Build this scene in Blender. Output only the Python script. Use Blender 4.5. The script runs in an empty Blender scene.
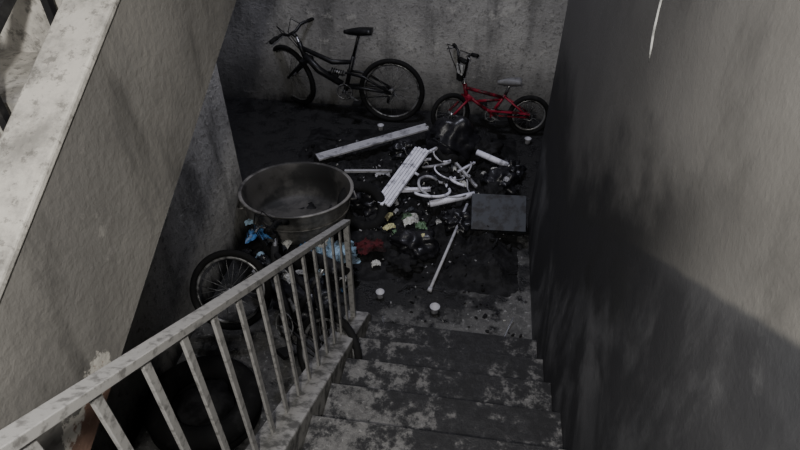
import bpy, bmesh, math, random
from mathutils import Vector, Matrix, noise, Euler
random.seed(7)
R=math.radians
scene=bpy.context.scene
V=Vector

# ---------------------------------------------------------------- materials
class NT:
    def __init__(s,name):
        s.m=bpy.data.materials.new(name); s.m.use_nodes=True
        s.t=s.m.node_tree; s.b=s.t.nodes['Principled BSDF']
        g=s.t.nodes.new('ShaderNodeNewGeometry'); s.pos=g.outputs['Position']; s.nor=g.outputs['Normal']
        sp=s.t.nodes.new('ShaderNodeSeparateXYZ'); s.l(s.pos,sp.inputs[0]); s.x,s.y,s.z=sp.outputs
    def l(s,a,b):
        if isinstance(a,(int,float)): b.default_value=a
        elif isinstance(a,tuple): b.default_value=(*a,1) if len(a)==3 else a
        else: s.t.links.new(a,b)
    def math(s,op,a,b=0,c=None,clamp=False):
        n=s.t.nodes.new('ShaderNodeMath'); n.operation=op; n.use_clamp=clamp
        s.l(a,n.inputs[0]); s.l(b,n.inputs[1])
        if c is not None: s.l(c,n.inputs[2])
        return n.outputs[0]
    def ramp(s,v,a,b,lo=0,hi=1,smooth=True):
        n=s.t.nodes.new('ShaderNodeMapRange'); n.interpolation_type='SMOOTHSTEP' if smooth else 'LINEAR'
        s.l(v,n.inputs[0]); s.l(a,n.inputs[1]); s.l(b,n.inputs[2]); n.inputs[3].default_value=lo; n.inputs[4].default_value=hi
        return n.outputs[0]
    def mix(s,f,a,b):
        n=s.t.nodes.new('ShaderNodeMix'); n.data_type='RGBA'
        s.l(f,n.inputs[0]); s.l(a,n.inputs[6]); s.l(b,n.inputs[7]); return n.outputs[2]
    def noise(s,scale,detail=5,rough=.6,stretch=None,dist=0,obj=False):
        n=s.t.nodes.new('ShaderNodeTexNoise'); n.inputs['Scale'].default_value=scale
        n.inputs['Detail'].default_value=detail; n.inputs['Roughness'].default_value=rough; n.inputs['Distortion'].default_value=dist
        src=s.pos
        if obj:
            tc=s.t.nodes.new('ShaderNodeTexCoord'); src=tc.outputs['Object']
        if stretch:
            mp=s.t.nodes.new('ShaderNodeMapping'); mp.inputs['Scale'].default_value=stretch; s.l(src,mp.inputs[0]); src=mp.outputs[0]
        s.l(src,n.inputs['Vector']); return n.outputs[0]
    def bump(s,h,strength=.3,dist=.02):
        n=s.t.nodes.new('ShaderNodeBump'); n.inputs['Strength'].default_value=strength; n.inputs['Distance'].default_value=dist
        s.l(h,n.inputs['Height']); s.l(n.outputs[0],s.b.inputs['Normal'])
    def out(s,col,rough=.9,metal=0.0,spec=.2):
        s.l(col,s.b.inputs['Base Color']); s.l(rough,s.b.inputs['Roughness']); s.l(metal,s.b.inputs['Metallic'])
        s.b.inputs['Specular IOR Level'].default_value=spec
        return s.m

def simple(name,col,dirt=(.01,.01,.011),amt=.45,rough=.6,metal=0.0,scale=14,spec=.3,bump=.1):
    k=NT(name); n=k.noise(scale,6,.65,obj=True)
    f=k.ramp(n,.72-amt*.6,.86-amt*.5)
    k.bump(n,bump,.01)
    return k.out(k.mix(f,col,dirt),rough,metal,spec)

def m_rightwall():
    k=NT('painted_wall_soot')
    yc=k.math('MINIMUM',k.y,2.4)
    d=k.math('ADD',k.z,k.math('MULTIPLY',yc,.63))
    fine=k.noise(9,8,.7); big=k.noise(1.3,4,.6); med=k.noise(3.2,6,.62)
    d2=k.math('ADD',d,k.math('MULTIPLY',k.math('SUBTRACT',med,.5),.05))
    dado=k.ramp(d2,2.65,2.675,1,0)
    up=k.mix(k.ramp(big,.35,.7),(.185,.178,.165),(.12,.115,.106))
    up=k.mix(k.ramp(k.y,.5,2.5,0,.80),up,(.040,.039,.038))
    up=k.mix(k.math('MULTIPLY',k.ramp(k.noise(3.5,7,.7,stretch=(1,1,.5)),.48,.66),.4),up,(.055,.053,.05))
    lo=k.mix(k.ramp(big,.38,.6),(.085,.085,.088),(.042,.043,.046))
    lo=k.mix(k.math('MULTIPLY',k.ramp(fine,.55,.7),.35),lo,(.15,.15,.15))
    c=k.mix(dado,up,lo)
    dn=k.math('ADD',d,k.math('MULTIPLY',k.math('SUBTRACT',med,.5),.9))
    band=k.math('MULTIPLY',k.ramp(dn,2.12,2.45),k.ramp(dn,2.68,3.15,1,0))
    band=k.math('MULTIPLY',band,k.ramp(k.y,.55,1.5,.0,.97))
    c=k.mix(band,c,(.010,.010,.0105))
    low=k.math('MULTIPLY',k.ramp(k.noise(1.9,6,.65,stretch=(1,1,.6),dist=.5),.40,.54),k.ramp(k.y,.3,1.6,.5,.93))
    low=k.math('MULTIPLY',low,k.ramp(d,2.68,2.6))
    c=k.mix(low,c,(.014,.014,.016))
    k.bump(k.math('ADD',fine,k.math('MULTIPLY',k.noise(60,4,.6),.4)),.3,.01)
    return k.out(c,.75,0,.3)

def m_plaster(name,c1,c2,dark,low_a,low_b,streak=.5,cloud=.55):
    k=NT(name)
    big=k.noise(1.1,5,.65); med=k.noise(5,8,.7); drip=k.noise(3,6,.65,stretch=(1,1,.28)); sp=k.noise(26,6,.75)
    c=k.mix(k.ramp(big,.35,.65),c1,c2)
    c=k.mix(k.math('MULTIPLY',k.ramp(drip,.46,.66),streak),c,dark)
    c=k.mix(k.math('MULTIPLY',k.ramp(sp,.53,.64),.55),c,dark)
    c=k.mix(k.math('MULTIPLY',k.ramp(med,.57,.66),.5),c,(.45,.44,.41))
    zz=k.math('ADD',k.z,k.math('MULTIPLY',k.math('SUBTRACT',drip,.5),.8))
    c=k.mix(k.math('MULTIPLY',k.ramp(zz,low_b+.5,low_b),cloud),c,(.03,.03,.03))
    c=k.mix(k.ramp(zz,low_b,low_a),c,(.012,.012,.013))
    k.bump(k.math('ADD',med,sp),.6,.02)
    return k.out(c,.93,0,.1)

def m_floor():
    k=NT('sooty_concrete_floor')
    big=k.noise(1.6,6,.68); med=k.noise(6,8,.7); spk=k.noise(30,6,.75)
    pale=k.mix(k.ramp(med,.35,.65),(.12,.118,.114),(.045,.045,.045))
    pale=k.mix(k.ramp(spk,.56,.66),pale,(.27,.27,.265))
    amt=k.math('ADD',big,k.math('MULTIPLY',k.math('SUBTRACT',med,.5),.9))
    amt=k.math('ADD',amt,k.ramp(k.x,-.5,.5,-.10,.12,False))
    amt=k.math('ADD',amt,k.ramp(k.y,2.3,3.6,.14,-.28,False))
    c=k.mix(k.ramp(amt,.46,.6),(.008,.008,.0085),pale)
    k.bump(k.math('ADD',med,spk),.8,.02)
    return k.out(c,k.ramp(med,.4,.6,.3,.9),0,.45)

def m_steps():
    k=NT('sooty_stair_concrete')
    big=k.noise(3.4,8,.75,dist=.5); med=k.noise(14,8,.75); spk=k.noise(45,5,.75)
    base=k.mix(k.ramp(med,.35,.65),(.115,.112,.107),(.035,.035,.034))
    base=k.mix(k.math('MULTIPLY',k.ramp(spk,.56,.69),.7),base,(.25,.245,.235))
    dx=k.math('ABSOLUTE',k.math('SUBTRACT',k.x,.10))
    a=k.math('ADD',big,k.math('MULTIPLY',k.math('SUBTRACT',med,.5),1.2))
    a=k.math('ADD',a,k.ramp(dx,0,.55,.14,-.07,False))
    a=k.math('ADD',a,k.ramp(k.y,.9,2.3,.02,.10,False))
    c=k.mix(k.math('MULTIPLY',k.ramp(a,.43,.60),.95),base,(.009,.009,.010))
    sn=k.t.nodes.new('ShaderNodeSeparateXYZ'); k.l(k.nor,sn.inputs[0])
    c=k.mix(k.math('MULTIPLY',k.ramp(sn.outputs[1],.5,.9),.8),c,(.022,.022,.023))
    k.bump(k.math('ADD',med,spk),.6,.015)
    return k.out(c,k.ramp(med,.4,.6,.45,.85),0,.4)

MAT={}
MAT['rw']=m_rightwall()
MAT['back']=m_plaster('back_wall_plaster',(.34,.335,.32),(.21,.206,.20),(.06,.06,.06),-.08,.14,.65)
MAT['left']=m_plaster('left_wall_plaster',(.46,.45,.42),(.25,.247,.235),(.045,.045,.045),.0,.25,.6,.4)
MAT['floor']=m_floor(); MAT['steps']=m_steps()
def m_parapet():
    k=NT('parapet_render')
    big=k.noise(2,5,.6); med=k.noise(7,8,.7); drip=k.noise(5,5,.6,stretch=(1,1,.25))
    c=k.mix(k.ramp(big,.35,.65),(.145,.139,.128),(.095,.091,.085))
    c=k.mix(k.math('MULTIPLY',k.ramp(drip,.52,.70),.55),c,(.03,.029,.027))
    c=k.mix(k.math('MULTIPLY',k.ramp(med,.62,.68),.3),c,(.26,.25,.23))
    dy=k.math('SUBTRACT',k.y,.62)
    e=k.math('SUBTRACT',k.z,k.math('ADD',k.math('MULTIPLY',k.y,.497),1.25))
    r=k.math('ADD',k.math('MULTIPLY',dy,dy),k.math('MULTIPLY',k.math('MULTIPLY',e,e),2.5))
    r=k.math('ADD',r,k.math('MULTIPLY',k.math('SUBTRACT',med,.5),.22))
    c=k.mix(k.ramp(r,.050,.040),c,(.36,.345,.31))
    c=k.mix(k.ramp(r,.030,.018),c,(.13,.08,.06))
    k.bump(k.math('ADD',med,k.noise(40,4,.6)),.35,.01)
    return k.out(c,.88,0,.15)
MAT['par']=m_parapet()
def m_cap():
    k=NT('parapet_cap_render')
    med=k.noise(7,8,.7); sp=k.noise(30,6,.75)
    c=k.mix(k.ramp(med,.4,.65),(.34,.325,.295),(.16,.154,.142))
    c=k.mix(k.math('MULTIPLY',k.ramp(sp,.52,.63),.65),c,(.08,.076,.07))
    k.bump(sp,.4,.01); return k.out(c,.9,0,.15)
MAT['cap']=m_cap()
MAT['curb']=simple('curb_render',(.23,.225,.215),(.07,.069,.066),.5,.9,scale=12)
MAT['rail']=simple('sooted_rail_paint',(.25,.245,.235),(.12,.117,.112),.40,.4,.15,scale=40,spec=.5)
MAT['ceil']=simple('ceiling_soot',(.10,.10,.10),(.03,.03,.03),.7,.95,scale=2)
MAT['blackpaint']=simple('black_frame_paint',(.008,.008,.009),(.02,.02,.02),.4,.4,.1)
MAT['tyre']=simple('tyre_rubber',(.008,.008,.008),(.016,.016,.016),.3,.85,spec=.15)
MAT['red']=simple('red_frame_paint',(.22,.010,.028),(.03,.004,.006),.48,.45)
MAT['rim']=simple('rim_metal',(.25,.25,.25),(.03,.03,.03),.5,.4,.6)
MAT['chrome']=simple('dull_chrome',(.35,.35,.36),(.05,.05,.05),.4,.35,.8)
MAT['white']=simple('sooted_white_plastic',(.66,.66,.74),(.22,.22,.25),.40,.5,scale=12)
MAT['white2']=simple('grey_pvc',(.36,.36,.385),(.11,.11,.12),.45,.5,scale=8)
MAT['seatg']=simple('grey_vinyl',(.13,.13,.135),(.03,.03,.03),.4,.5)
MAT['alu']=simple('sooted_aluminium',(.19,.182,.17),(.045,.044,.042),.5,.55,.3,scale=4,spec=.4)
MAT['aluin']=simple('soot_lined_aluminium',(.06,.057,.053),(.014,.014,.0135),.52,.6,.2,scale=3,spec=.35)
MAT['char']=simple('charred_black',(.006,.006,.0065),(.016,.016,.017),.5,.8,scale=9,bump=.6,spec=.15)
MAT['charg']=simple('charred_gloss',(.010,.010,.012),(.022,.022,.026),.4,.32,scale=9,bump=.4)
MAT['case']=simple('slate_suitcase',(.034,.038,.048),(.014,.014,.017),.45,.5,scale=12)
MAT['blue']=simple('blue_wrapper',(.05,.16,.36),(.01,.01,.012),.5,.4)
MAT['lblue']=simple('pale_blue_cloth',(.28,.40,.50),(.06,.08,.09),.45,.9,scale=9)
MAT['yellow']=simple('yellow_wrapper',(.50,.48,.27),(.07,.06,.03),.55,.5)
MAT['green']=simple('green_wrapper',(.12,.20,.12),(.01,.015,.01),.5,.5)
MAT['redc']=simple('dark_red_cloth',(.07,.010,.014),(.01,.004,.004),.5,.9)
MAT['paper']=simple('sooted_paper',(.48,.48,.46),(.06,.06,.06),.5,.8,scale=12)

# ---------------------------------------------------------------- mesh builder
class MB:
    def __init__(s,name):
        s.name=name; s.bm=bmesh.new(); s.mats=[]; s.M=Matrix()
    def mi(s,m):
        if m not in s.mats: s.mats.append(m)
        return s.mats.index(m)
    def faces(s,vs,fs,m,smooth=False):
        i=s.mi(m); bv=[s.bm.verts.new(s.M@V(v)) for v in vs]
        for f in fs:
            try: fc=s.bm.faces.new([bv[j] for j in f])
            except ValueError: continue
            fc.material_index=i; fc.smooth=smooth
    def box(s,c,size,m,rot=None,taper=1.0):
        c=V(c); hx,hy,hz=[d/2 for d in size]
        vs=[]
        for z in (-1,1):
            t=taper if z>0 else 1
            for x,y in ((-1,-1),(1,-1),(1,1),(-1,1)): vs.append(V((x*hx*t,y*hy*t,z*hz)))
        if rot is not None: vs=[rot@v for v in vs]
        s.faces([v+c for v in vs],[(3,2,1,0),(4,5,6,7),(0,1,5,4),(1,2,6,5),(2,3,7,6),(3,0,4,7)],m)
    def bar(s,p0,p1,w,h,m,up=(0,0,1)):
        p0,p1=V(p0),V(p1); d=(p1-p0); L=d.length; d.normalize()
        sd=d.cross(V(up))
        if sd.length<1e-4: sd=V((1,0,0))
        sd.normalize(); u=sd.cross(d)
        s.box((p0+p1)/2,(L,w,h),m,Matrix((d,sd,u)).transposed())
    def tube(s,pts,r,m,seg=8,closed=False):
        pts=[V(p) for p in pts]; n=len(pts); rs=r if isinstance(r,(list,tuple)) else [r]*n
        vs=[];u=None
        for i,p in enumerate(pts):
            if closed: d=(pts[(i+1)%n]-pts[i-1])
            else: d=(pts[min(i+1,n-1)]-pts[max(i-1,0)])
            if d.length<1e-9: d=V((0,0,1))
            d.normalize()
            if u is None:
                u=d.cross(V((0,0,1)))
                if u.length<.05: u=d.cross(V((1,0,0)))
            u=(u-d*u.dot(d)).normalized(); w=d.cross(u)
            for k in range(seg):
                a=2*math.pi*k/seg; vs.append(p+(u*math.cos(a)+w*math.sin(a))*rs[i])
        fs=[]
        for i in range(n if closed else n-1):
            j=(i+1)%n
            for k in range(seg):
                k2=(k+1)%seg; fs.append((i*seg+k,i*seg+k2,j*seg+k2,j*seg+k))
        if not closed:
            fs.append(tuple(range(seg-1,-1,-1))); fs.append(tuple((n-1)*seg+k for k in range(seg)))
        s.faces(vs,fs,m,True)
    def ring(s,c,axis,Rr,r,m,n=48,seg=8,flat=1.0):
        axis=V(axis).normalized(); a=axis.orthogonal().normalized(); b=axis.cross(a)
        vs=[];fs=[]
        for i in range(n):
            t=2*math.pi*i/n; d=a*math.cos(t)+b*math.sin(t)
            for k in range(seg):
                q=2*math.pi*k/seg; vs.append(V(c)+d*(Rr+r*math.cos(q))+axis*r*flat*math.sin(q))
        for i in range(n):
            for k in range(seg):
                fs.append((i*seg+k,((i+1)%n)*seg+k,((i+1)%n)*seg+(k+1)%seg,i*seg+(k+1)%seg))
        s.faces(vs,fs,m,True)
    def lathe(s,prof,m,n=64,M=Matrix()):
        vs=[];fs=[]; k=len(prof)
        for i in range(n):
            t=2*math.pi*i/n
            for r,z in prof: vs.append(M@V((r*math.cos(t),r*math.sin(t),z)))
        for i in range(n):
            j=(i+1)%n
            for q in range(k-1): fs.append((i*k+q,j*k+q,j*k+q+1,i*k+q+1))
        s.faces(vs,fs,m,True)
    def blob(s,c,size,m,amp=.25,sc=3.0,sub=3,seed=0,rot=None,smooth=True):
        t=bmesh.new(); bmesh.ops.create_icosphere(t,subdivisions=sub,radius=1)
        vs=[]
        for v in t.verts:
            p=v.co.copy(); f=1+amp*noise.fractal(p*sc+V((seed*7.3,seed*3.1,0)),1.0,2.0,4)
            p=V((p.x*size[0]*f,p.y*size[1]*f,p.z*size[2]*f))
            if rot: p=rot@p
            vs.append(p+V(c))
        fs=[tuple(v.index for v in f.verts) for f in t.faces]; t.free()
        s.faces(vs,fs,m,smooth)
    def sheet(s,c,w,d,m,amp=.05,sc=6,seed=0,rotz=0,n=14,edge=.2,drop=.04):
        vs=[];fs=[]; Rz=Matrix.Rotation(rotz,3,'Z')
        for i in range(n+1):
            for j in range(n+1):
                a=i/n-.5;b=j/n-.5
                e=1+edge*noise.noise(V((a*3+seed,b*3,seed)))
                p=V((a*w*e,b*d*e,0)); nn=noise.fractal(V((a*sc,b*sc,seed*1.7)),1,2,4)
                p.z=abs(nn)*amp*1.6-drop*(a*a+b*b)*2
                p.x+=amp*.5*noise.noise(V((a*sc,b*sc,seed+9)));p.y+=amp*.5*noise.noise(V((a*sc,b*sc,seed+19)))
                vs.append(V(c)+Rz@p)
        for i in range(n):
            for j in range(n): fs.append((i*(n+1)+j,(i+1)*(n+1)+j,(i+1)*(n+1)+j+1,i*(n+1)+j+1))
        s.faces(vs,fs,m,False)
    def prism(s,poly,x0,x1,m):   # poly in (y,z), extruded along x
        n=len(poly); vs=[(x0,y,z) for y,z in poly]+[(x1,y,z) for y,z in poly]
        fs=[tuple(range(n)),tuple(range(2*n-1,n-1,-1))]+[(i,i+n,(i+1)%n+n,(i+1)%n) for i in range(n)]
        s.faces(vs,fs,m)
    def done(s,bevel=0,recalc=True):
        if recalc: bmesh.ops.recalc_face_normals(s.bm,faces=s.bm.faces)
        lo=V([min(v.co[i] for v in s.bm.verts) for i in range(3)]); hi=V([max(v.co[i] for v in s.bm.verts) for i in range(3)])
        cen=(lo+hi)/2; cen.z=lo.z
        for v in s.bm.verts: v.co-=cen
        me=bpy.data.meshes.new(s.name); s.bm.to_mesh(me); s.bm.free()
        for m in s.mats: me.materials.append(MAT[m])
        o=bpy.data.objects.new(s.name,me); o.location=cen; scene.collection.objects.link(o)
        if bevel:
            b=o.modifiers.new('bevel','BEVEL'); b.width=bevel; b.segments=2; b.limit_method='ANGLE'
        return o

# ---------------------------------------------------------------- room shell
RISE,RUN,Y0=.172,.275,2.30
def slab(name,lo,hi,m):
    b=MB(name); lo,hi=V(lo),V(hi); b.box((lo+hi)/2,hi-lo,m); return b.done()
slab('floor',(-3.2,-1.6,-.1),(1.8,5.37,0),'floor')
slab('wall_back',(-3.35,5.37,-.1),(1.95,5.52,5.2),'back')
slab('wall_stair_right',(.5,-1.6,0),(.66,3.72,5.2),'rw')
slab('wall_stair_left',(-1.86,-1.6,0),(-1.7,3.3,5.2),'left')
slab('wall_landing_left',(-3.35,-1.6,-.1),(-3.2,5.37,5.2),'back')
slab('wall_landing_right',(1.8,-1.6,-.1),(1.95,5.37,5.2),'rw')
slab('ceiling',(-3.35,-1.6,5.2),(1.95,5.52,5.3),'ceil')

b=MB('staircase')
prof=[(Y0,0)]
NS=9
for k in range(1,NS+1):
    y=Y0-RUN*(k-1)
    prof.append((y,RISE*k-.03)); prof.append((y+.018,RISE*k-.03)); prof.append((y+.018,RISE*k)); 
    if k<NS: prof.append((y-RUN,RISE*k))
ytop=-1.6
prof.append((ytop,RISE*NS)); prof.append((ytop,RISE*NS-.2)); prof.append((-.1,RISE*NS-.2)); prof.append((1.9,0))
b.prism(prof,-.545,.498,'steps'); b.done(.004)

b=MB('stair_curb')
g=RISE/RUN
def nose(y): return RISE+(Y0-y)*g
b.prism([(Y0+.10,0),(Y0+.10,.14),(Y0+.04,nose(Y0)+.05),(0.1,nose(.1)+.05),(-1.6,nose(.1)+.05),(-1.6,nose(.1)-.42),(0.1,nose(.1)-.42),(1.65,0)],-.68,-.547,'curb')
b.done(.008)

b=MB('upper_flight')
def capz(y): return 1.767+.533*y
def botz(y): return 1.25+.497*y
b.prism([(-.3,botz(-.3)),(-.3,capz(-.3)),(3.28,capz(3.28)),(3.28,botz(3.28))],-1.02,-.90,'par')
ps=[(-.04,botz(-.04))]
z=1.548;y=-.04
ps.append((y,z))
while y<2.9:
    z+=.15; ps.append((y,z)); y+=.28; ps.append((y,z))
ps.append((y,botz(y)))
b.prism(ps,-1.695,-1.02,'cap'); b.done()
b=MB('trim_parapet_cap')
b.prism([(-.32,capz(-.32)),(-.32,capz(-.32)+.025),(3.28,capz(3.28)+.025),(3.28,capz(3.28))],-1.03,-.893,'cap'); b.done(.006)
slab('landing_slab',(-1.69,-1.6,1.35),(-.70,-.05,1.548),'steps')

# stair railing
b=MB('stair_railing')
def railz(y): return 1.035+(2.235-y)*.605
xr=-.625
b.bar((xr,2.27,railz(2.27)),(xr,-.25,railz(-.25)),.038,.022,'rail')
y=2.25;i=0
while y>-.25:
    zb=nose(max(y,.1))+.045
    w=.032 if i==0 else .024
    b.box((xr,y,(zb+railz(y)-.01)/2),(.010 if i else .03,w,railz(y)-.01-zb),'rail'); y-=.135; i+=1
b.done(.002)
b=MB('upper_flight_railing')
for h,w in ((.10,.028),(.30,.022)): b.bar((-1.10,-.2,capz(-.2)+h),(-1.10,3.2,capz(3.2)+h),w,w,'blackpaint')
y=.2
while y<3.2:
    b.box((-1.10,y,capz(y)-.02),(.02,.02,.66),'blackpaint'); y+=.28
b.done()
b=MB('plaster_drip')
dp=[(1.79,2.60),(1.785,2.50),(1.775,2.42),(1.77,2.36),(1.755,2.30),(1.735,2.26),(1.72,2.225)]
b.tube([(.499,y,z) for y,z in dp],[.003,.004,.005,.004,.005,.004,.002],'paper',6); b.done()

# ---------------------------------------------------------------- bicycles
def wheel(b,c,ax,Rr,tr,tyre,rim,hub,sp=24):
    c=V(c);ax=V(ax).normalized()
    b.ring(c,ax,Rr-tr,tr,tyre,56,10)
    b.ring(c,ax,Rr-2*tr-.006,.011,rim,56,6,1.0)
    b.tube([c-ax*.045,c-ax*.02,c+ax*.02,c+ax*.045],[.022,.016,.016,.022],hub,12)
    b.tube([c-ax*.06,c+ax*.06],.007,hub,8)
    a=ax.orthogonal().normalized(); bb=ax.cross(a)
    for i in range(sp):
        t=2*math.pi*i/sp; t2=t+(.5 if i%4<2 else -.5); sd=.03*(1 if i%2 else -1)
        b.tube([c+(a*math.cos(t2)+bb*math.sin(t2))*.018+ax*sd,c+(a*math.cos(t)+bb*math.sin(t))*(Rr-2*tr-.008)],.0014,rim,4)

def bicycle(name,loc,rotz,lean,kind,steer):
    b=MB(name)
    B=Matrix.Translation(V(loc))@Matrix.Rotation(rotz,4,'Z')@Matrix.Rotation(lean,4,'X')
    b.M=B
    if kind=='mtb':
        Rr,tr,W=.33,.025,1.13; fr='blackpaint'; rim='rim'; hd0,hd1=V((.27,0,.62)),V((.225,0,.75)); bb=V((.66,0,.31))
        seat=V((.82,0,.89)); stop=V((.755,0,.66)); bw=.30
    elif kind=='kid':
        Rr,tr,W=.205,.024,.78; fr='red'; rim='rim'; hd0,hd1=V((.16,0,.38)),V((.14,0,.47)); bb=V((.42,0,.20))
        seat=V((.565,0,.52)); stop=V((.53,0,.40)); barh=.24; bw=.25
    else:
        Rr,tr,W=.255,.022,.80; fr='char'; rim='rim'; hd0,hd1=V((.19,0,.50)),V((.155,0,.60)); bb=V((.46,0,.25))
        seat=V((.58,0,.72)); stop=V((.53,0,.54)); bw=.25
    ty='tyre'; T=.020 if kind!='kid' else .017
    rear=V((W,0,Rr)); frt=V((0,0,Rr))
    wheel(b,rear,(0,1,0),Rr,tr,ty,rim,'chrome')
    if kind=='mtb':
        mid=V((.52,0,.54))
        b.tube([hd0+V((.0,0,.02)),V((.40,0,.50)),bb+V((-.03,0,.06))],[.030,.037,.032],fr,12)
        b.tube([hd1-V((0,0,.03)),mid+V((.02,0,.05)),stop-V((.02,0,.06))],[.021,.025,.021],fr,10)
        b.tube([bb,stop],.020,fr,10)
        b.tube([mid+V((-.02,0,-.04)),V((.66,0,.48))],.022,'rim',10)
        for i in range(6): b.ring(mid+V((.01+.022*i,0,-.035-.005*i)),(1,0,-.3),.026,.005,'tyre',16,5)
        for sy in(-1,1):
            b.tube([bb+V((0,sy*.03,.04)),V((.85,sy*.05,.36)),rear+V((0,sy*.06,0))],.013,fr,8)
            b.tube([V((.68,sy*.03,.50)),V((.86,sy*.055,.48)),rear+V((0,sy*.06,0))],.013,fr,8)
    else:
        b.tube([hd0,bb],T,fr,10); b.tube([hd1-V((0,0,.02)),stop-V((.01,0,.03))],T*.95,fr,10); b.tube([bb,stop],T*.9,fr,10)
        if kind=='kid': b.tube([hd0.lerp(bb,.35),stop.lerp(bb,.25)],T*.8,fr,8)
        for sy in(-1,1):
            b.tube([bb+V((0,sy*.02,0)),bb+V((.08,sy*.045,0)),rear+V((0,sy*.055,0))],.009,fr,8)
            b.tube([stop-V((0,-sy*.015,.02)),rear+V((0,sy*.055,0))],.009,fr,8)
    b.tube([stop,seat],.014,'chrome' if kind!='mtb' else 'blackpaint',8)
    sw={'mtb':.075,'kid':.07}.get(kind,.075); sl=.27 if kind!='kid' else .22
    sm='blackpaint' if kind!='kid' else 'seatg'
    st=[];
    for i in range(9):
        t=i/8; w=sw*(.28+.72*max(0,(t-.3)/.7)**.8); st.append((seat.x-sl*.55+sl*t,w,.02+.018*math.sin(t*3.1)+ (.02*t)))
    vs=[];fs=[]
    for x,w,h in st:
        for k in range(10):
            a=2*math.pi*k/10; vs.append(V((x,math.cos(a)*w,seat.z+.01+math.sin(a)*h*.8+.02*((x-seat.x)/sl))))
    for i in range(8):
        for k in range(10): fs.append((i*10+k,i*10+(k+1)%10,(i+1)*10+(k+1)%10,(i+1)*10+k))
    fs+= [tuple(range(10)),tuple(80+k for k in range(10))]
    b.faces(vs,fs,sm,True)
    b.ring(bb+V((0,-.05,0)),(0,1,0),.075 if kind!='kid' else .06,.005,'rim',32,6)
    for i in range(5):
        a=i*1.256; b.bar(bb+V((0,-.05,0)),bb+V((math.cos(a)*.072,-.05,math.sin(a)*.072)),.004,.012,'rim',(0,1,0))
    b.tube([bb-V((0,.07,0)),bb+V((0,.07,0))],.018,fr,10)
    cl=.165 if kind!='kid' else .10
    for sy,sg in((-1,1),(1,-1)):
        e=bb+V((math.cos(.5)*cl*sg,sy*.08,-math.sin(.5)*cl*sg)); b.bar(bb+V((0,sy*.075,0)),e,.012,.022,'rim',(0,1,0))
        b.box(e+V((0,sy*.05,0)),(.08,.09,.022),'tyre')
    b.tube([bb+V((0,-.05,.07)),rear+V((0,-.05,.03))],.004,'tyre',5); b.tube([bb+V((0,-.05,-.07)),rear+V((0,-.05,-.03))],.004,'tyre',5)
    b.ring(rear+V((0,-.05,0)),(0,1,0),.032,.006,'rim',20,6)
    if kind=='mtb':
        b.tube([rear+V((-.02,-.06,-.03)),rear+V((-.03,-.06,-.10))],.012,'tyre',6)
    if kind=='kid':
        b.bar(bb+V((-.05,-.062,.06)),rear+V((0,-.062,.04)),.006,.05,'red',(0,1,0))
        b.tube([rear+V((-.10,.05,0)),rear+V((-.14,.20,-.195))],.008,'chrome',6)
    axd=(hd1-hd0).normalized()
    b.tube([hd0-axd*.02,hd1+axd*.02],.024 if kind!='kid' else .02,fr,12)
    S=Matrix.Translation(hd0)@Matrix.Rotation(steer,4,axd)@Matrix.Translation(-hd0)
    b.M=B@S
    wheel(b,frt,(0,1,0),Rr,tr,ty,rim,'chrome')
    crown=hd0-axd*.03
    for sy in(-1,1):
        top=crown+V((0,sy*.055,0))
        b.tube([top,top.lerp(frt+V((0,sy*.06,0)),.5),frt+V((0,sy*.06,0))],[.017,.016,.012] if kind!='kid' else .011,fr,8)
    b.box(crown,(.05,.15,.035),fr)
    top=hd1+axd*.07
    b.tube([crown,top],.014,'chrome',8)
    if kind=='kid':
        t2=top+V((-.02,0,.02)); z=barh
        pts=[t2+V((.02,-bw,z)),t2+V((.0,-.17,z)),t2+V((-.0,-.12,z-.02)),t2+V((0,-.04,.0)),t2+V((0,.04,0)),t2+V((0,.12,z-.02)),t2+V((0,.17,z)),t2+V((.02,bw,z))]
        b.tube(pts,.012,'blackpaint',8); b.tube([t2+V((0,-.09,z*.62)),t2+V((0,.09,z*.62))],.009,'blackpaint',8)
        b.tube([t2+V((0,-.06,z*.62)),t2+V((0,.06,z*.62))],.024,'tyre',10)
        b.box(t2+V((-.02,0,.0)),(.05,.06,.06),'tyre')
        gr=[(pts[0],pts[1])]+[(pts[-1],pts[-2])]
        b.box(t2+V((-.03,0,.07)),(.012,.11,.09),'paper')
    else:
        t2=top+V((-.06,0,.02)); b.tube([top,t2],.018,fr,8)
        pts=[t2+V((.05,-bw,.05)),t2+V((.01,-.12,.045)),t2+V((0,-.05,0)),t2+V((0,.05,0)),t2+V((.01,.12,.045)),t2+V((.05,bw,.05))]
        b.tube(pts,.0135,'blackpaint',8); gr=[(pts[0],pts[1]),(pts[-1],pts[-2])]
    for e,q in gr:
        q2=e.lerp(q,.55 if kind!='kid' else .9); b.tube([e,q2],[.019,.017],'tyre',10)
        q3=q2.lerp(q,.3); b.tube([q3,q3+V((-.05,0,-.01)),e+V((-.07,0,-.03))],.006,'rim',6)
    for sy in(-1,1):
        p=gr[0 if sy<0 else 1][1]; 
        b.tube([p,p+V((-.10,-sy*.03,.04)),p+V((-.09,-sy*.1,-.06)),crown+V((-.01,0,.05))],.004,'tyre',5)
    return b.done()

bicycle('mountain_bicycle',(-1.98,5.10,0),R(0),R(-4),'mtb',R(-33))
bicycle('childs_bicycle',(-.27,5.03,0),R(1),R(-5),'kid',R(28))
bicycle('burnt_bicycle',(-1.43,2.30,.06),R(-35),R(-28),'old',R(38))

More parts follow.
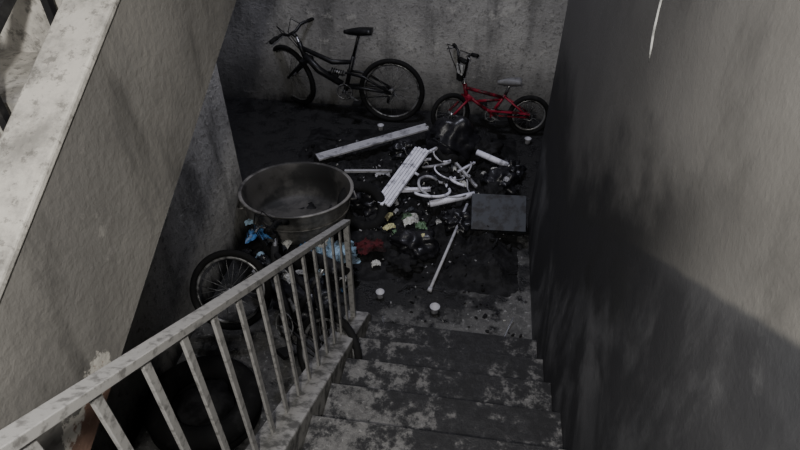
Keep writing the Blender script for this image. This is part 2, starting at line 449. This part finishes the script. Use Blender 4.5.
# ---------------------------------------------------------------- washtub
b=MB('aluminium_washtub')
Mt=Matrix.Translation(V((-1.26,3.22,.16)))@Matrix.Rotation(R(-7),4,'X')
prof=[(0,.0),(.30,.0),(.335,.01),(.36,.035),(.385,.17),(.395,.27),(.418,.285),(.424,.292),(.418,.299),(.398,.294)]
b.lathe(prof,'alu',80,Mt)
b.lathe([(.398,.294),(.386,.27),(.374,.17),(.349,.045),(.32,.018),(0,.014)],'aluin',80,Mt); b.M=Mt
b.ring((0,0,.16),(0,0,1),.387,.006,'alu',72,6)
for a in (R(20),R(200)):
    c=V((math.cos(a),math.sin(a),0)); t=V((-math.sin(a),math.cos(a),0))
    b.tube([c*.392+t*.07+V((0,0,.2)),c*.43+t*.06+V((0,0,.19)),c*.44+V((0,0,.17)),c*.43-t*.06+V((0,0,.19)),c*.392-t*.07+V((0,0,.2))],.008,'alu',8)
b.M=Matrix(); b.done(recalc=False)

# ---------------------------------------------------------------- ash mound with burnt fragments
b=MB('ash_heap')
def ash(x,y):
    e=min((x+1.66)/.25,(.46-x)/.35,(y-2.75)/.5,(5.0-y)/.7); e=max(0,min(1,e)); e=e*e*(3-2*e)
    h=.06+.10*noise.fractal(V((x*2.2,y*2.2,3)),1,2,5)+.04*noise.fractal(V((x*11,y*11,1)),1,2,3)
    h+=.09*math.exp(-((x+1.25)**2+(y-3.2)**2)/.16)+.07*math.exp(-((x+.2)**2+(y-4.1)**2)/.4)
    return max(-.02,h*e-.004)
nx,ny=110,120; vs=[];fs=[]
for i in range(nx+1):
    for j in range(ny+1):
        x=-1.67+2.14*i/nx; y=2.6+2.45*j/ny; vs.append((x,y,ash(x,y)))
for i in range(nx):
    for j in range(ny): fs.append((i*(ny+1)+j,(i+1)*(ny+1)+j,(i+1)*(ny+1)+j+1,i*(ny+1)+j+1))
b.faces(vs,fs,'char',False)
for i in range(480):
    x=random.gauss(-.45,.5); y=random.gauss(3.8,.45)
    if random.random()<.15: x=random.uniform(-.5,.45); y=random.uniform(2.36,3.2)
    if not(-1.6<x<.45 and 2.36<y<4.95): continue
    s=random.uniform(.006,.045) if y>3.2 else random.uniform(.004,.02); z=max(0,ash(x,y))
    rot=Euler((random.uniform(0,3),random.uniform(0,3),random.uniform(0,3))).to_matrix()
    m=random.choice(['char','char','char','charg'])
    if random.random()<.8: b.blob((x,y,z+s*.3),(s,s*random.uniform(.4,1),s*random.uniform(.3,.8)),m,.6,2.5,1,i,rot,False)
    else:
        a=random.uniform(0,3.14); L=random.uniform(.04,.16); d=V((math.cos(a),math.sin(a),random.uniform(-.1,.25)))*L
        b.bar(V((x,y,z+.015))-d/2,V((x,y,z+.02))+d/2,s*.4,s*.2,m)
# charred clumps in the heart of the heap
for i,(x,y,sx,sy_,sz) in enumerate([(-.05,3.45,.12,.10,.07),(-.78,3.62,.15,.12,.10),(.1,4.45,.14,.12,.11),(-.62,4.45,.12,.1,.08),(.2,3.78,.1,.1,.08),(-.42,2.98,.1,.08,.06),(.36,4.3,.1,.1,.09)]):
    b.blob((x,y,max(0,ash(x,y))+sz*.5),(sx,sy_,sz),random.choice(['char','charg']),.6,2.3,4,50+i)
for i in range(170):
    x=random.gauss(-.4,.42); y=random.gauss(3.65,.45)
    if not(-1.5<x<.45 and 2.4<y<4.9): continue
    s=random.uniform(.003,.011); rot=Euler((random.uniform(0,3),random.uniform(0,3),0)).to_matrix()
    b.box((x,y,max(0,ash(x,y))+.008),(s*2,s,s*.5),random.choice(['paper','white2','white2']),rot)
b.done(recalc=False)

# ---------------------------------------------------------------- PVC panels, strips
b=MB('pvc_cladding_panel')
p0,p1=V((-1.36,4.12,.15)),V((-.46,4.74,.18))
d=(p1-p0).normalized(); sd=V((-d.y,d.x,0))
for i in range(4): b.bar(p0+sd*(i-1.5)*.026,p1+sd*(i-1.5)*.026+d*.02*(i%2),.024,.012,'white2')
b.bar(p0-V((0,0,.008)),p1-V((0,0,.008)),.10,.006,'white2'); b.done()
b=MB('pvc_cladding_panel')
p0,p1=V((-.66,3.50,.19)),V((-.43,4.17,.29)); d=(p1-p0).normalized(); sd=d.cross(V((0,0,1))).normalized()
for i in range(5): b.bar(p0+sd*(i-2)*.028-d*.012*(i%3),p1+sd*(i-2)*.028+d*.01*(i%2),.023,.014,'white')
b.bar(p0-V((0,0,.010)),p1-V((0,0,.010)),.142,.006,'white2'); b.done()
def strip(name,p0,p1,w,h,m):
    b=MB(name); b.bar(p0,p1,w,h,m); p0,p1=V(p0),V(p1); sd=(p1-p0).normalized().cross(V((0,0,1)))
    for s_ in(-1,1): b.bar(p0+sd*s_*w*.45+V((0,0,h*.6)),p1+sd*s_*w*.45+V((0,0,h*.6)),w*.12,h*.6,m)
    return b.done()
strip('cable_trunking',(-1.06,3.90,.18),(-.66,3.96,.18),.022,.014,'white2')
strip('cable_trunking',(-.60,3.70,.17),(-.31,3.76,.17),.03,.018,'white')
strip('cable_trunking',(-.56,4.02,.23),(-.28,4.30,.25),.022,.014,'white')
strip('cable_trunking',(-.13,4.10,.22),(.06,3.84,.18),.02,.014,'white2')
strip('cable_trunking',(-.10,3.96,.23),(.03,4.18,.19),.018,.012,'white')
b=MB('lamp_tube'); b.tube([(-.295,3.58,.16),(.05,3.72,.19)],.026,'white',12)
b.tube([(-.315,3.572,.159),(-.295,3.58,.16)],.02,'chrome',10); b.done()
b=MB('lamp_tube'); b.tube([(.04,4.24,.26),(.31,4.13,.22)],.026,'white',12); b.tube([(.31,4.13,.22),(.33,4.122,.217)],.02,'chrome',10); b.done()
b=MB('plastic_hose')
for q in range(11):
    cx=random.uniform(-.55,-.12);cy=random.uniform(3.75,4.3);r0=random.uniform(.07,.15);a0=random.uniform(0,6.28);sp=random.uniform(1.8,4)
    pts=[]
    for i in range(40):
        t=i/39; a=a0+sp*t; r=r0*(1+.5*math.sin(4*t+q)); x=cx+r*math.cos(a)+.10*t; y=cy+r*math.sin(a)
        pts.append((x,y,.20+.03*math.sin(5*t+q)))
    b.tube(pts,random.choice([.007,.009,.012]),random.choice(['white','white2','white2']),7)
b.done()
b=MB('metal_pole'); b.tube([(.0,3.60,.18),(-.20,2.80,.02)],.011,'white2',10)
b.tube([(-.2,2.80,.02),(-.207,2.77,.018)],.017,'white2',10); b.tube([(0,3.6,.18),(.004,3.62,.183)],.016,'tyre',10); b.done()
b=MB('suitcase'); Rs=Matrix.Rotation(R(4),3,'Z')@Matrix.Rotation(R(38),3,'X')
cs=V((.24,3.50,.18))
b.box(cs,(.41,.28,.15),'case',Rs)
b.box(cs,(.416,.286,.012),'tyre',Rs)
hp=[(-.07,-.14,.0),(-.07,-.175,.0),(.07,-.175,.0),(.07,-.14,.0)]
b.tube([cs+Rs@V(p) for p in hp],.008,'tyre',8)
b.done(.016)
b=MB('burnt_backpack')
b.blob((-.2,4.42,.22),(.23,.17,.22),'charg',.35,1.6,4,3); b.blob((-.22,4.26,.13),(.15,.07,.12),'char',.4,2,3,8)
b.tube([(-.3,4.30,.33),(-.34,4.2,.38),(-.22,4.14,.36),(-.12,4.2,.26)],.012,'charg',6)
b.tube([(-.2,4.45,.42),(-.2,4.47,.47),(-.12,4.47,.46),(-.1,4.45,.40)],.01,'charg',6); b.done()
b=MB('burnt_rubbish_bag')
b.blob((-.36,3.18,.10),(.17,.15,.10),'charg',.5,2.2,4,11)
b.done()
b=MB('burnt_rubbish_bag'); b.blob((.25,4.0,.12),(.14,.12,.12),'charg',.5,2.5,4,19); b.done()
b=MB('burnt_tyre'); b.ring((-.80,3.42,.20),(.5,-.35,.8),.17,.045,'tyre',48,12,.9); b.done()
def litter(name,items):
    b=MB(name)
    for i,(x,y,z,w,d,m,r) in enumerate(items): b.sheet((x,y,z),w,d,m,min(w,d)*.22,7,i*3.3+len(name),r,12)
    return b.done(recalc=False)
its=[(-1.42,2.86,.34,.18,.13,'blue',.3),(-1.36,2.93,.34,.12,.08,'yellow',.9),(-1.24,2.90,.28,.14,.1,'paper',1.2),(-1.5,2.95,.36,.12,.06,'lblue',.1),
 (-1.1,2.86,.24,.12,.08,'blue',2),(-.41,3.30,.22,.12,.08,'paper',.5),(-.33,3.28,.2,.08,.08,'green',.2),(-.58,3.30,.14,.1,.05,'yellow',.7),(-.52,3.24,.14,.06,.05,'green',1.7),
 (-.30,3.16,.2,.06,.05,'yellow',.7),(-.6,3.42,.15,.08,.04,'yellow',1.1),(-.46,3.44,.15,.08,.06,'green',.1)]
for i in range(30):
    x=random.uniform(-1.5,-.75); y=random.uniform(2.55,3.0); w=random.uniform(.04,.12)
    its.append((x,y,.14+.2*max(0,(-.9-x)),w,w*random.uniform(.4,.9),random.choice(['charg','charg','paper','white2','blue','lblue','case','case']),random.uniform(0,3)))
litter('plastic_wrappers',its)
litter('cloth_rag',[(-.88,2.86,.20,.28,.24,'lblue',.4),(-1.0,2.96,.22,.14,.12,'paper',.9)])
litter('red_cloth',[(-.68,3.06,.13,.20,.14,'redc',.4)])
its=[(-.62,2.95,.08,.07,.05,'paper',.4),(.2,4.05,.24,.07,.05,'paper',.3),(.3,3.95,.22,.06,.05,'white2',1),(-.05,3.9,.17,.09,.06,'paper',1.9),(-.75,4.0,.14,.12,.06,'white2',.2)]
for i in range(26):
    x=random.uniform(-.7,.35); y=random.uniform(3.4,4.3); w=random.uniform(.03,.08)
    its.append((x,y,max(0,ash(x,y))+.04,w,w*.6,random.choice(['paper','white2','case','charg']),random.uniform(0,3)))
litter('paper_scraps',its)
def cup(x,y,z,r,tilt):
    b=MB('plastic_cup'); M=Matrix.Translation(V((x,y,z)))@Matrix.Rotation(tilt,4,'X')
    b.lathe([(0,0),(r*.72,0),(r*.75,.005),(r,.05),(r*1.08,.052),(r*1.08,.057),(r*.96,.056),(r*.7,.01),(0,.008)],'white2',32,M); b.done()
cup(-.54,2.68,0,.028,0); cup(-.15,2.60,0,.032,R(0)); cup(.52,4.88,0,.030,R(0)); cup(-.93,4.92,0,.030,0)

b=MB('old_tyre_pile')
for i,(x,y,z,r) in enumerate([(-1.35,1.62,.07,.24),(-1.33,1.60,.19,.24)]):
    b.ring((x,y,z),(.1*i,.1,1),r,.07,'tyre',48,12,.9)
b.blob((-1.34,1.6,.12),(.16,.16,.12),'char',.4,2,3,63)
b.done()
b=MB('burnt_rubbish_bag'); b.blob((-1.0,2.45,.12),(.18,.15,.13),'charg',.45,2,4,31); b.done()
b=MB('burnt_rubbish_bag'); b.blob((-1.2,1.0,.16),(.26,.2,.17),'char',.45,2,4,41); b.done()

# ---------------------------------------------------------------- camera, lights
cam=bpy.data.cameras.new('camera'); co=bpy.data.objects.new('camera',cam); scene.collection.objects.link(co)
cam.sensor_width=36; cam.lens=570/800*36; cam.clip_start=.02
co.location=(0,0,2.95); co.rotation_euler=(R(50),0,R(8.5)); scene.camera=co

def area(name,loc,rot,size,power,col):
    l=bpy.data.lights.new(name,'AREA'); l.size=size; l.energy=power; l.color=col
    o=bpy.data.objects.new(name,l); o.location=loc; o.rotation_euler=rot; scene.collection.objects.link(o); return o
area('torch_light',(-.10,-.25,3.2),(R(58),0,R(14)),.10,72,(1,.97,.92))
area('stairwell_light',(-.4,-.6,4.9),(R(25),0,0),1.0,34,(1,.97,.93))
area('landing_fill_light',(-.7,3.9,4.9),(0,0,0),.6,105,(.84,.85,1))  # cool overhead fill, added to brighten the back wall; no real fixture
w=bpy.data.worlds.new('world'); scene.world=w; w.use_nodes=True
w.node_tree.nodes['Background'].inputs[0].default_value=(.55,.6,.7,1); w.node_tree.nodes['Background'].inputs[1].default_value=.12
